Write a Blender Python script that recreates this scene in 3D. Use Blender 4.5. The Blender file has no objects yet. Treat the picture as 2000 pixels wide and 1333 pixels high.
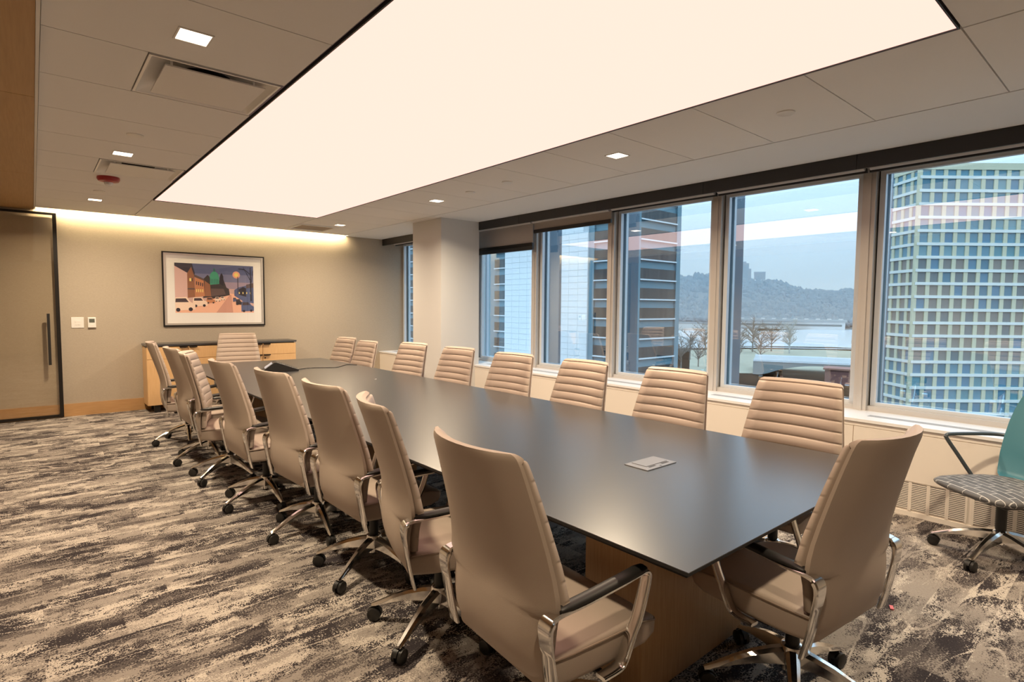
import bpy, bmesh, math, random
from math import sin, cos, pi, radians as R
from mathutils import Vector, Matrix
random.seed(7)
C = bpy.context.scene.collection
sc = bpy.context.scene

# ------------------------------------------------------------------ camera
cam_d = bpy.data.cameras.new('camera')
cam = bpy.data.objects.new('camera', cam_d); C.objects.link(cam)
YAW, PIT, ROL = R(40.39087), R(3.5604), R(-0.4733)
fw = Vector((sin(YAW)*cos(PIT), cos(YAW)*cos(PIT), -sin(PIT)))
rt = Vector((cos(YAW), -sin(YAW), 0)); dn = fw.cross(rt)
r2 = rt*cos(ROL) + dn*sin(ROL); d2 = dn*cos(ROL) - rt*sin(ROL)
m = Matrix((( r2.x, -d2.x, -fw.x, 0), (r2.y, -d2.y, -fw.y, 0), (r2.z, -d2.z, -fw.z, 1.5), (0, 0, 0, 1)))
cam.matrix_world = m
cam_d.sensor_width = 36; cam_d.lens = 1098.6/2000*36
cam_d.clip_start = .05; cam_d.clip_end = 6000
sc.camera = cam
# ------------------------------------------------------------------ exposure
sc.view_settings.view_transform = 'Standard'; sc.view_settings.look = 'None'
sc.view_settings.exposure = 0.14; sc.view_settings.gamma = 1; sc.view_settings.use_curve_mapping = False
# ------------------------------------------------------------------ light levels
SKY = 1.32                      # overcast sky
PANEL = (1.28, .785, .655)         # luminous ceiling
DOWN = 47.0                     # square downlights, watts each
LENS = 6.0
COVE = 170.0                     # strip in the slot over the picture wall
GLASS_REFL = .24
cy = sc.cycles
cy.use_denoising = True
cy.max_bounces = 10; cy.diffuse_bounces = 8; cy.glossy_bounces = 4; cy.transmission_bounces = 6; cy.transparent_max_bounces = 12
cy.sample_clamp_indirect = 6.0; cy.caustics_reflective = False; cy.caustics_refractive = False

w = bpy.data.worlds.new('overcast_sky'); sc.world = w; w.use_nodes = True
nt = w.node_tree; nt.nodes.clear()
def N(nt, t, **k):
    n = nt.nodes.new(t)
    for a, b in k.items():
        if a in n.inputs.keys() if isinstance(a, str) else False: n.inputs[a].default_value = b
        else: setattr(n, a, b)
    return n
def ramp(nt, stops, interp='LINEAR'):
    n = nt.nodes.new('ShaderNodeValToRGB'); e = n.color_ramp.elements; n.color_ramp.interpolation = interp
    while len(e) > 1: e.remove(e[-1])
    e[0].position = stops[0][0]; e[0].color = (*stops[0][1], 1)
    for p, c in stops[1:]:
        x = e.new(p); x.color = (*c, 1)
    return n
tc = N(nt, 'ShaderNodeTexCoord'); sx = N(nt, 'ShaderNodeSeparateXYZ'); nt.links.new(tc.outputs['Generated'], sx.inputs[0])
rp = ramp(nt, [(0, (.30, .33, .37)), (.495, (.42, .47, .53)), (.5, (.86, .97, 1.08)), (.56, (.93, 1.08, 1.24)), (.65, (1.30, 1.55, 1.82)), (.75, (1.75, 2.1, 2.45)), (1, (2.6, 3.1, 3.6))])
mr = N(nt, 'ShaderNodeMapRange'); mr.inputs[1].default_value = -1; mr.inputs[2].default_value = 1
nt.links.new(sx.outputs[2], mr.inputs[0]); nt.links.new(mr.outputs[0], rp.inputs[0])
mp = N(nt, 'ShaderNodeMapping'); mp.inputs['Scale'].default_value = (3, 3, 14); nt.links.new(tc.outputs['Generated'], mp.inputs[0])
nz = N(nt, 'ShaderNodeTexNoise'); nz.inputs['Scale'].default_value = 2; nz.inputs['Detail'].default_value = 4; nt.links.new(mp.outputs[0], nz.inputs[0])
m2 = N(nt, 'ShaderNodeMapRange'); m2.inputs[3].default_value = .90; m2.inputs[4].default_value = 1.10; nt.links.new(nz.outputs[0], m2.inputs[0])
mu = N(nt, 'ShaderNodeMath', operation='MULTIPLY'); mu.inputs[1].default_value = SKY; nt.links.new(m2.outputs[0], mu.inputs[0])
bg = N(nt, 'ShaderNodeBackground'); nt.links.new(rp.outputs[0], bg.inputs[0]); nt.links.new(mu.outputs[0], bg.inputs[1])
ow = N(nt, 'ShaderNodeOutputWorld'); nt.links.new(bg.outputs[0], ow.inputs[0])

# ------------------------------------------------------------------ materials
def s2l(c): return tuple(((x/255/12.92) if x/255 <= .04045 else ((x/255+.055)/1.055)**2.4) for x in c)
def mat(name, col, rough=.5, metal=0, spec=.5, emit=0, bump=None, noise=None, coat=0, ior=None):
    """bump=(scale,strength,(sx,sy,sz)); noise=(scale,(sx,sy,sz),col2,lo,hi)"""
    m = bpy.data.materials.new(name); m.use_nodes = True; t = m.node_tree; b = t.nodes['Principled BSDF']
    b.inputs['Base Color'].default_value = (*col, 1); b.inputs['Roughness'].default_value = rough
    b.inputs['Metallic'].default_value = metal; b.inputs['Specular IOR Level'].default_value = spec
    if ior: b.inputs['IOR'].default_value = ior
    if coat: b.inputs['Coat Weight'].default_value = coat
    if emit: b.inputs['Emission Color'].default_value = (*col, 1); b.inputs['Emission Strength'].default_value = emit
    if bump or noise:
        tc = t.nodes.new('ShaderNodeTexCoord')
    if noise:
        mp = t.nodes.new('ShaderNodeMapping'); mp.inputs['Scale'].default_value = noise[1]; t.links.new(tc.outputs['Object'], mp.inputs[0])
        n = t.nodes.new('ShaderNodeTexNoise'); n.inputs['Scale'].default_value = noise[0]; n.inputs['Detail'].default_value = 5; t.links.new(mp.outputs[0], n.inputs[0])
        r = ramp(t, [(noise[3], col), (noise[4], noise[2])]); t.links.new(n.outputs[0], r.inputs[0]); t.links.new(r.outputs[0], b.inputs['Base Color'])
    if bump:
        mp = t.nodes.new('ShaderNodeMapping'); mp.inputs['Scale'].default_value = bump[2]; t.links.new(tc.outputs['Object'], mp.inputs[0])
        n = t.nodes.new('ShaderNodeTexNoise'); n.inputs['Scale'].default_value = bump[0]; n.inputs['Detail'].default_value = 3; t.links.new(mp.outputs[0], n.inputs[0])
        bp = t.nodes.new('ShaderNodeBump'); bp.inputs['Strength'].default_value = bump[1]; bp.inputs['Distance'].default_value = .002
        t.links.new(n.outputs[0], bp.inputs['Height']); t.links.new(bp.outputs[0], b.inputs['Normal'])
    return m
def emis(name, col, s):
    m = bpy.data.materials.new(name); m.use_nodes = True; t = m.node_tree; t.nodes.clear()
    e = t.nodes.new('ShaderNodeEmission'); e.inputs[0].default_value = (*col, 1); e.inputs[1].default_value = s
    o = t.nodes.new('ShaderNodeOutputMaterial'); t.links.new(e.outputs[0], o.inputs[0]); return m
def glass(name, tint, refl, gcol=(1, 1, 1), rough=0.0):
    m = bpy.data.materials.new(name); m.use_nodes = True; t = m.node_tree; t.nodes.clear()
    a = t.nodes.new('ShaderNodeBsdfTransparent'); a.inputs[0].default_value = (*tint, 1)
    g = t.nodes.new('ShaderNodeBsdfGlossy'); g.inputs['Roughness'].default_value = rough; g.inputs[0].default_value = (*gcol, 1)
    x = t.nodes.new('ShaderNodeMixShader'); x.inputs[0].default_value = refl
    o = t.nodes.new('ShaderNodeOutputMaterial'); t.links.new(a.outputs[0], x.inputs[1]); t.links.new(g.outputs[0], x.inputs[2]); t.links.new(x.outputs[0], o.inputs[0]); return m

M = {}
M['tile'] = mat('ceiling_tile_white', (.88, .865, .845), .9, bump=(160, .15, (1, 1, 1)))
M['gyp'] = mat('white_gypsum', (.85, .85, .85), .85)
M['void'] = mat('dark_void', (.03, .03, .03), .9)
M['paint'] = mat('white_paint', (.80, .77, .72), .7)
M['grid'] = mat('white_metal_trim', (.78, .76, .73), .45)
M['wallpaper'] = mat('linen_wallpaper', (.46, .395, .31), .85, noise=(6, (9, 9, 60), (.41, .35, .275), .35, .65), bump=(30, .35, (1, 1, 9)))
M['wood'] = mat('maple_veneer', (.74, .49, .25), .42, noise=(5, (28, 28, 1.2), (.66, .41, .19), .3, .7))
M['woodh'] = mat('maple_veneer_horizontal', (.55, .33, .15), .45, noise=(5, (1.2, 28, 28), (.46, .26, .11), .3, .7))
M['soffit'] = mat('brown_veneer', (.48, .29, .125), .5, noise=(4, (26, 1.0, 26), (.42, .25, .105), .3, .7))
M['oak'] = mat('table_base_veneer', (.56, .36, .19), .45, noise=(5, (60, 60, 1.5), (.44, .27, .13), .3, .7))
M['black'] = mat('black_plastic', (.015, .014, .013), .45)
M['blackmetal'] = mat('black_metal', (.025, .022, .02), .4, .6)
M['bronze'] = mat('dark_bronze_fascia', (.030, .028, .028), .45, .2)
M['chrome'] = mat('polished_aluminium', (.82, .80, .77), .13, 1)
M['leather'] = mat('taupe_leather', (.455, .37, .305), .48, spec=.42, bump=(260, .12, (1, 1, 1)))
M['leather2'] = mat('taupe_leather_piping', (.30, .225, .17), .5)
M['top'] = mat('charcoal_laminate', (.022, .024, .028), .30, ior=2.5)
M['topedge'] = mat('black_table_edge', (.02, .019, .018), .6, spec=.25)
M['alu'] = mat('anodised_frame', (.62, .59, .56), .42, .35)
M['sash'] = mat('pale_window_sash', (.72, .76, .80), .4, .2)
M['gasket'] = mat('black_gasket', (.02, .02, .02), .7)
M['sill'] = mat('white_sill', (.85, .85, .85), .35)
M['sillg'] = mat('sill_slot_grey', (.35, .37, .40), .5)
M['cover'] = mat('cream_cover', (.80, .74, .66), .5)
M['fabric'] = mat('grey_blind_fabric', (.52, .48, .45), .9, bump=(400, .3, (1, 1, 1)))
M['fin'] = mat('dark_exterior_fin', (.13, .18, .23), .5, .2)
M['panel'] = emis('luminous_ceiling_fabric', PANEL, 1.0)
M['lens'] = emis('downlight_lens', (1, .80, .58), LENS)
M['cove'] = emis('cove_strip', (1, .79, .47), COVE)
M['glass'] = glass('coated_window_glass', (.82, .925, .975), GLASS_REFL, (.96, .97, 1))
M['doorglass'] = glass('grey_door_glass', (.965, .95, .92), .06, (1, .98, .95), .03)
M['picglass'] = glass('picture_glass', (1, 1, 1), .05)
M['white'] = mat('white_plastic', (.82, .80, .76), .35)
M['lcd'] = mat('lcd_grey', (.12, .13, .11), .3)
M['red'] = mat('red_plastic', (.35, .02, .02), .35)
M['clear'] = mat('clear_lens', (.8, .8, .8), .1)
M['zinc'] = mat('galvanised_metal', (.86, .85, .83), .4, .3)
M['silver'] = mat('silver_moulding', (.62, .58, .53), .32, .45)
M['matboard'] = mat('white_mat_board', (.90, .88, .85), .9)
M['teal'] = mat('teal_upholstery', (.045, .18, .235), .42, bump=(300, .1, (1, 1, 1)))
M['greymetal'] = mat('grey_arm', (.10, .115, .125), .35, .5)

def carpet():
    m = bpy.data.materials.new('distressed_plank_carpet'); m.use_nodes = True; t = m.node_tree; b = t.nodes['Principled BSDF']
    b.inputs['Roughness'].default_value = .95; b.inputs['Specular IOR Level'].default_value = .1
    L = t.links.new
    g = t.nodes.new('ShaderNodeNewGeometry')
    def mapping(s, r=0):
        q = t.nodes.new('ShaderNodeMapping'); q.inputs['Scale'].default_value = s; q.inputs['Rotation'].default_value = (0, 0, r); L(g.outputs['Position'], q.inputs[0]); return q
    def noise(s, sc_, det=4, r=0, rough=.6):
        q = mapping(s, r); n = t.nodes.new('ShaderNodeTexNoise'); n.inputs['Scale'].default_value = sc_; n.inputs['Detail'].default_value = det; n.inputs['Roughness'].default_value = rough; L(q.outputs[0], n.inputs[0]); return n.outputs[0]
    def math_(op, a, bb=None, c=None):
        n = t.nodes.new('ShaderNodeMath'); n.operation = op
        for i, v in enumerate((a, bb, c)):
            if v is None: continue
            if isinstance(v, (int, float)): n.inputs[i].default_value = v
            else: L(v, n.inputs[i])
        return n.outputs[0]
    def bricks(bw, bh, off, warp):
        q = t.nodes.new('ShaderNodeVectorMath'); q.operation = 'ADD'
        nn = t.nodes.new('ShaderNodeTexNoise'); nn.inputs['Scale'].default_value = 3.5; nn.inputs['Detail'].default_value = 3; L(g.outputs['Position'], nn.inputs[0])
        sc_ = t.nodes.new('ShaderNodeVectorMath'); sc_.operation = 'MULTIPLY'; sc_.inputs[1].default_value = (warp*2, warp, 0); L(nn.outputs['Color'], sc_.inputs[0])
        L(g.outputs['Position'], q.inputs[0]); L(sc_.outputs[0], q.inputs[1])
        br = t.nodes.new('ShaderNodeTexBrick'); br.offset = off; br.inputs['Scale'].default_value = 1
        br.inputs['Color1'].default_value = (0, 0, 0, 1); br.inputs['Color2'].default_value = (1, 1, 1, 1)
        br.inputs['Mortar Size'].default_value = .0; br.inputs['Brick Width'].default_value = bw; br.inputs['Row Height'].default_value = bh
        L(q.outputs[0], br.inputs[0]); return br.outputs[0]
    def cut(cell, s, sc_, det=4, rot=0, shift=9.0):
        c = t.nodes.new('ShaderNodeCombineXYZ'); L(math_('MULTIPLY', cell, shift), c.inputs[0]); L(math_('MULTIPLY', cell, shift*.7), c.inputs[1])
        q = t.nodes.new('ShaderNodeVectorMath'); q.operation = 'ADD'; L(g.outputs['Position'], q.inputs[0]); L(c.outputs[0], q.inputs[1])
        mp = t.nodes.new('ShaderNodeMapping'); mp.inputs['Scale'].default_value = s; mp.inputs['Rotation'].default_value = (0, 0, rot); L(q.outputs[0], mp.inputs[0])
        n = t.nodes.new('ShaderNodeTexNoise'); n.inputs['Scale'].default_value = sc_; n.inputs['Detail'].default_value = det; n.inputs['Roughness'].default_value = .55; L(mp.outputs[0], n.inputs[0]); return n.outputs[0]
    b1 = bricks(.50, .25, .42, .012); b2 = bricks(.40, .11, .33, .05)
    n1 = cut(b1, (1.5, 3.6, 1), 1.6, 4, .12); n2 = noise((3, 6.5, 1), 2.3, 4, .3); n3 = noise((1, 1, 1), 130, 1); n4 = noise((1, 1.5, 1), 24, 3)
    v = math_('MULTIPLY', n1, 2.4); v = math_('ADD', v, math_('MULTIPLY', n2, 1.1)); v = math_('ADD', v, math_('MULTIPLY', n3, 1.9)); v = math_('ADD', v, math_('MULTIPLY', n4, 1.2))
    v = math_('ADD', v, math_('MULTIPLY', b2, .30)); v = math_('ADD', v, math_('MULTIPLY', b1, .14))
    n6 = noise((1.0, 4.6, 1), 1.3, 0, .3); ln = math_('ABSOLUTE', math_('SUBTRACT', n6, .5)); rl = ramp(t, [(0, (1, 1, 1)), (.008, (1, 1, 1)), (.016, (0, 0, 0))]); L(ln, rl.inputs[0])
    v = math_('ADD', v, math_('MULTIPLY', rl.outputs[0], .38))
    r1 = ramp(t, [(0, (0, 0, 0)), (.507, (0, 0, 0)), (.517, (1, 1, 1))]); L(math_('MULTIPLY', v, 1/6.84), r1.inputs[0])
    # mid tone patches
    n5 = cut(b1, (1.3, 3.6, 1), 2.0, 3, -.2, 5.0); v2 = math_('ADD', math_('MULTIPLY', n5, 1.5), math_('MULTIPLY', n3, .8)); v2 = math_('ADD', v2, math_('MULTIPLY', b2, .25))
    r2 = ramp(t, [(.0, (0, 0, 0)), (.525, (0, 0, 0)), (.545, (1, 1, 1))]); L(math_('MULTIPLY', v2, 1/2.42), r2.inputs[0])
    ra = ramp(t, [(0, (.022, .019, .022)), (.5, (.040, .034, .037)), (1, (.075, .065, .064))]); L(noise((1, 1, 1), 150, 1), ra.inputs[0])
    rb = ramp(t, [(.3, (.43, .38, .33)), (.7, (.58, .525, .46))]); L(noise((1, 1, 1), 110, 2), rb.inputs[0])
    mx = t.nodes.new('ShaderNodeMixRGB'); L(r1.outputs[0], mx.inputs[0]); L(ra.outputs[0], mx.inputs[1]); L(rb.outputs[0], mx.inputs[2])
    mid = t.nodes.new('ShaderNodeMixRGB'); mid.inputs[2].default_value = (.15, .13, .12, 1); L(math_('MULTIPLY', r2.outputs[0], .62), mid.inputs[0]); L(mx.outputs[0], mid.inputs[1])
    L(mid.outputs[0], b.inputs['Base Color'])
    bp = t.nodes.new('ShaderNodeBump'); bp.inputs['Strength'].default_value = .5; bp.inputs['Distance'].default_value = .004; L(n3, bp.inputs['Height']); L(bp.outputs[0], b.inputs['Normal'])
    return m
M['carpet'] = carpet()

# ------------------------------------------------------------------ mesh helpers
def box(bm, x0, x1, y0, y1, z0, z1, mi=0):
    v = [bm.verts.new(p) for p in ((x0,y0,z0),(x1,y0,z0),(x1,y1,z0),(x0,y1,z0),(x0,y0,z1),(x1,y0,z1),(x1,y1,z1),(x0,y1,z1))]
    for f in ((0,3,2,1),(4,5,6,7),(0,1,5,4),(1,2,6,5),(2,3,7,6),(3,0,4,7)):
        q = bm.faces.new([v[i] for i in f]); q.material_index = mi
def cyl(bm, c, r0, r1, z0, z1, n=20, mi=0):
    a = [bm.verts.new((c[0]+r0*cos(2*pi*i/n), c[1]+r0*sin(2*pi*i/n), z0)) for i in range(n)]
    b = [bm.verts.new((c[0]+r1*cos(2*pi*i/n), c[1]+r1*sin(2*pi*i/n), z1)) for i in range(n)]
    for i in range(n): bm.faces.new((a[i], a[(i+1)%n], b[(i+1)%n], b[i])).material_index = mi
    bm.faces.new(a[::-1]).material_index = mi; bm.faces.new(b).material_index = mi
def lathe(bm, c, prof, n=20):
    rings = [[bm.verts.new((c[0]+r*cos(2*pi*i/n), c[1]+r*sin(2*pi*i/n), z)) for i in range(n)] for r, z in prof]
    for a, b in zip(rings, rings[1:]):
        for i in range(n): bm.faces.new((a[i], a[(i+1)%n], b[(i+1)%n], b[i]))
    bm.faces.new(rings[0][::-1]); bm.faces.new(rings[-1])
def loft(bm, rings, closed=True, caps=True):
    rs = [[bm.verts.new(p) for p in r] for r in rings]; n = len(rs[0])
    for a, b in zip(rs, rs[1:]):
        for i in range(n if closed else n-1): bm.faces.new((a[i], a[(i+1)%n], b[(i+1)%n], b[i]))
    if caps: bm.faces.new(rs[0][::-1]); bm.faces.new(rs[-1])
def tube(bm, pts, r, n=8, caps=True):
    pts = [Vector(p) for p in pts]; rings = []; up = Vector((0, 0, 1))
    for i, p in enumerate(pts):
        t = (pts[min(i+1, len(pts)-1)] - pts[max(i-1, 0)]).normalized()
        a = t.cross(up)
        if a.length < 1e-3: a = t.cross(Vector((1, 0, 0)))
        a.normalize(); b = t.cross(a); rr = r[i] if isinstance(r, (list, tuple)) else r
        rings.append([p + a*rr*cos(2*pi*k/n) + b*rr*sin(2*pi*k/n) for k in range(n)])
    loft(bm, rings, True, caps)
def prism(bm, pts, axis, a0, a1):
    def P(u, v, a): return {'x': (a, u, v), 'y': (u, a, v), 'z': (u, v, a)}[axis]
    A = [bm.verts.new(P(u, v, a0)) for u, v in pts]; B = [bm.verts.new(P(u, v, a1)) for u, v in pts]; n = len(pts)
    for i in range(n): bm.faces.new((A[i], A[(i+1)%n], B[(i+1)%n], B[i]))
    bm.faces.new(A[::-1]); bm.faces.new(B)
def smoothpath(pts, k=6):
    P = [Vector(p) for p in pts]; o = []
    for i in range(len(P)-1):
        p0, p1, p2, p3 = P[max(i-1,0)], P[i], P[i+1], P[min(i+2,len(P)-1)]
        for j in range(k):
            t = j/k; o.append(.5*((2*p1)+(p2-p0)*t+(2*p0-5*p1+4*p2-p3)*t*t+(3*p1-p0-3*p2+p3)*t**3))
    o.append(P[-1]); return o
def mesh(name, bm, mats, smooth=False, bevel=0):
    bmesh.ops.recalc_face_normals(bm, faces=bm.faces)
    if bevel: bmesh.ops.bevel(bm, geom=[e for e in bm.edges], offset=bevel, segments=2, affect='EDGES', profile=.5)
    me = bpy.data.meshes.new(name); bm.to_mesh(me); bm.free()
    for mm in (mats if isinstance(mats, (list, tuple)) else [mats]): me.materials.append(mm)
    if smooth:
        me.shade_smooth()
        if smooth != 'full': me.set_sharp_from_angle(angle=R(38))
    return me
def obj(name, bm, mats, parent=None, smooth=False, loc=None, rotz=0, bevel=0):
    me = bm if isinstance(bm, bpy.types.Mesh) else mesh(name, bm, mats, smooth, bevel)
    o = bpy.data.objects.new(name, me); C.objects.link(o)
    if parent: o.parent = parent
    if loc: o.location = loc
    if rotz: o.rotation_euler.z = rotz
    return o
def tag(o, label, cat, group=None, kind=None):
    o['label'] = label; o['category'] = cat
    if group: o['group'] = group
    if kind: o['kind'] = kind
    return o
def thing(name, label, cat, loc=(0,0,0), rotz=0, group=None):
    o = bpy.data.objects.new(name, None); C.objects.link(o); o.location = loc; o.rotation_euler.z = rotz; o.empty_display_size = .1
    return tag(o, label, cat, group)
def struct(name, bm, mats, parent=None, smooth=False):
    o = obj(name, bm, mats, parent, smooth)
    if parent is None: o['kind'] = 'structure'
    return o
def sempty(name):
    o = bpy.data.objects.new(name, None); C.objects.link(o); o['kind'] = 'structure'; return o
def B(*a):
    bm = bmesh.new()
    for q in a: box(bm, *q)
    return bm
def copy_tree(o, parent=None, skip=()):
    c = o.copy(); C.objects.link(c)
    if parent: c.parent = parent
    for ch in list(o.children): copy_tree(ch, c)
    return c

# ================================================================== THE ROOM
ZC = 2.685; FY = 9.365; X0 = -1.6; YB = -3.0
struct('floor', B((X0, 4.83, YB, FY, -.1, 0)), M['carpet'])
struct('wall_far', B((X0-.1, 5.4, FY, FY+.15, -.1, 2.95)), M['wallpaper'])
struct('wall_left', B((X0-.1, X0, YB, FY, -.1, 2.95)), M['wallpaper'])
struct('wall_back', B((X0-.1, 5.4, YB-.1, YB, -.1, 2.95)), M['wallpaper'])
struct('baseboard_far', B((X0, 4.8, FY-.014, FY, 0, .165)), M['woodh'])
# ---- ceiling: backing slab, tiles, wood panels
ceil = struct('ceiling', B((X0, 5.4, YB, 9.245, 2.765, 2.82), (X0, 5.4, 9.245, FY, 2.86, 2.95), (4.165, 5.4, 9.245, FY, 2.765, 2.82), (.05, 4.165, 9.235, 9.245, 2.70, 2.87)), M['void'])
ys = [2.56+.645*k for k in range(-9, 9)] + [8.365, 9.235]
def tile(x0, x1, y0, y1, m_='tile', name='ceiling_tile', z=ZC):
    g = .0035
    obj(name, B((x0+g, x1-g, y0+g, y1-g, z, z+.016)), M[m_], ceil)
DIFF = (3.205, 5.785)
for a, b in zip(ys, ys[1:]):
    if a < YB: continue
    if any(abs(a-d) < .02 for d in DIFF): tile(.062, .460, a, b)
    else: tile(.062, 1.085, a, b)
yr = [.645+.6385*k for k in range(-5, 12)] + [8.365, 9.235]
for a, b in zip(yr, yr[1:]):
    if abs(b-9.235) < .01 or abs(b-8.365) < .01:
        tile(3.025, 4.085, a, b)
    else: tile(3.025, 4.085, a, b)
tile(1.09, 3.02, 7.70, 9.235)
for a, b in zip(yr, yr[1:]):
    if b <= .66: tile(1.09, 2.055, a, b); tile(2.06, 3.02, a, b)
obj('gypsum_band', B((4.09, 4.85, YB, 9.235, ZC-.002, ZC+.016), (4.165, 4.85, 9.235, FY, ZC-.002, ZC+.016)), M['gyp'], ceil)
obj('edge_trim', B((.048, .062, YB, 9.25, ZC-.03, ZC+.016)), M['grid'], ceil)
obj('slot_trim', B((.062, 4.165, 9.237, 9.249, ZC-.004, ZC+.02)), M['grid'], ceil)
wy = [-3, -.85, 1.70, 4.25, 6.80, 9.355]
for a, b in zip(wy, wy[1:]): obj('wood_panel', B((X0+.003, .047, a+.0025, b-.0025, ZC-.025, ZC+.016)), M['soffit'], ceil)
# ---- luminous ceiling
lp = thing('luminous_ceiling_panel', 'long glowing stretched-fabric light panel set in the ceiling above the conference table', 'ceiling light', (2.055, 4.17, ZC))
PX0, PX1, PY0, PY1 = 1.105-2.055, 3.004-2.055, .655-4.17, 7.68-4.17
obj('light_diffuser', B((PX0, PX1, PY0, PY1, .0, .01)), M['panel'], lp)
obj('panel_frame', B((PX0-.007, PX0, PY0-.007, PY1+.007, -.006, .014), (PX1, PX1+.007, PY0-.007, PY1+.007, -.006, .014), (PX0, PX1, PY0-.007, PY0, -.006, .014), (PX0, PX1, PY1, PY1+.007, -.006, .014)), M['bronze'], lp)
# ---- cove strip
cv = obj('cove_light', B((.07, 4.15, 9.250, 9.256, 2.735, 2.765)), M['cove'])
tag(cv, 'warm linear light strip hidden in the ceiling slot over the picture wall', 'light strip')
# ---- downlights
dl_lab = {(0, 1): 'square downlight before the larger-looking air diffuser over the carpeted aisle', (0, 2): 'square recessed downlight beside the white ceiling disc over the aisle, middle of its row',
          (0, 3): 'square recessed downlight beyond the red alarm strobe, closest to the picture wall',
          (1, 1): 'square recessed downlight in the window-side ceiling tiles, above the widest windows', (1, 2): 'square recessed downlight in the window-side tiles, second along towards the column',
          (1, 3): 'square recessed downlight by the framed return grille near the column'}
for r, x in enumerate((.585, 3.525)):
    for k, y in enumerate((.28, 2.89, 5.48, 8.12)):  # first pair is unseen, added on the row spacing for more room light
        d = thing('square_downlight', dl_lab.get((r, k), 'added square downlight, unseen behind the camera on the %s side' % ('aisle', 'window')[r]), 'downlight', (x, y, ZC), group='square recessed downlights')
        obj('light_lens', B((-.062, .062, -.062, .062, -.003, .004)), M['lens'], d)
        ld = bpy.data.lights.new('downlight_lamp', 'AREA'); ld.size = .11; ld.energy = DOWN*(.4 if (r, k) == (0, 0) else 1); ld.color = (1, .80, .56); ld.spread = R(155)  # added aisle lamp behind the camera dimmed to suit the nearest chair back
        lo = bpy.data.objects.new('downlight_lamp', ld); C.objects.link(lo); lo.parent = d; lo.location = (0, 0, -.006)
        obj('trim_ring', B((-.07, .07, -.07, -.062, -.005, .004), (-.07, .07, .062, .07, -.005, .004), (-.07, -.062, -.062, .062, -.005, .004), (.062, .07, -.062, .062, -.005, .004)), M['grid'], d)
# ---- plaque diffusers
for k, y in enumerate(DIFF):
    lab = ('square air diffuser in the aisle ceiling with its black duct opening showing', 'square plaque air diffuser in the aisle ceiling beside the red alarm strobe')[k]
    d = thing('air_diffuser', lab, 'air diffuser', (.767, y+.3225, ZC), group='plaque air diffusers')
    h = .305; bm = bmesh.new()
    def rr(s, z, rad): # rounded square ring
        o = []
        for q in range(4):
            cxx, cyy = ((s-rad), (s-rad)) if q == 0 else ((-(s-rad)), (s-rad)) if q == 1 else ((-(s-rad)), -(s-rad)) if q == 2 else ((s-rad), -(s-rad))
            for j in range(5):
                an = q*pi/2 + j*pi/8; o.append((cxx+rad*cos(an), cyy+rad*sin(an), z))
        return o
    loft(bm, [rr(h, .012, .003), rr(h, -.003, .003), rr(h-.012, -.003, .01), rr(h-.016, .006, .02), rr(h-.03, .024, .05), rr(h-.075, .045, .07), rr(h-.14, .052, .07), rr(.125, .055, .1)], True, False)
    obj('bowl', bm, M['zinc'], d, smooth=True)
    bm = bmesh.new(); cyl(bm, (0, 0), .125, .125, .050, .078, 24); obj('duct_opening', bm, M['void'], d)
    obj('plaque', B((-.228, .245, -.235, .235, -.010, -.003)), M['grid'], d)
    for hx in (-.195, .195):
        for hy in (-.195, .195): obj('hanger', B((hx-.005, hx+.005, hy-.005, hy+.005, -.003, .052)), M['zinc'], d)
# ---- discs, strobe, return grille
for (x, y), lab in zip([(.591, 4.82), (.578, 7.47), (3.517, 1.59), (3.50, 4.2), (3.52, 4.83), (2.055, 8.8)],
    ['white concealed sprinkler disc on the aisle ceiling between diffuser and middle downlight', 'small white disc on the ceiling just past the red alarm strobe', 'white round disc on the window-side ceiling tile, largest in the photo',
     'small white disc on the window-side ceiling between two downlights', 'small white disc close to the second window-side downlight', 'small white disc on the ceiling strip between glowing panel and picture wall']):
    bm = bmesh.new(); lathe(bm, (0, 0), [(.052, 0), (.052, -.006), (.044, -.010), (.02, -.011)], 24)
    tag(obj('ceiling_disc', bm, M['white'], None, True, (x, y, ZC)), lab, 'sprinkler cover', 'white ceiling discs')
st = thing('alarm_strobe', 'red round ceiling alarm strobe with clear dome on the aisle ceiling', 'alarm', (.585, 6.6, ZC))
bm = bmesh.new(); lathe(bm, (0, 0), [(.09, 0), (.092, -.02), (.08, -.04), (.045, -.048)], 28); obj('body', bm, M['red'], st, True)
bm = bmesh.new(); lathe(bm, (0, 0), [(.036, -.047), (.036, -.062), (.026, -.076), (.008, -.082)], 20); obj('strobe_lens', bm, M['clear'], st, True)
rg = thing('return_grille', 'square framed return air grille in the ceiling near the far window', 'vent', (3.33, 8.675, ZC))
h = .285
obj('grille_frame', B((-h, h, -h, -h+.03, -.014, .0), (-h, h, h-.03, h, -.014, 0), (-h, -h+.03, -h+.03, h-.03, -.014, 0), (h-.03, h, -h+.03, h-.03, -.014, 0)), M['sill'], rg)
bm = bmesh.new()
for k in range(16): box(bm, -h+.03, h-.03, -h+.035+k*.033, -h+.05+k*.033, -.004, -.001)
o = obj('grille_bars', bm, mat('tan_grille', (.42, .34, .27), .6), rg); o['kind'] = 'stuff'

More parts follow.
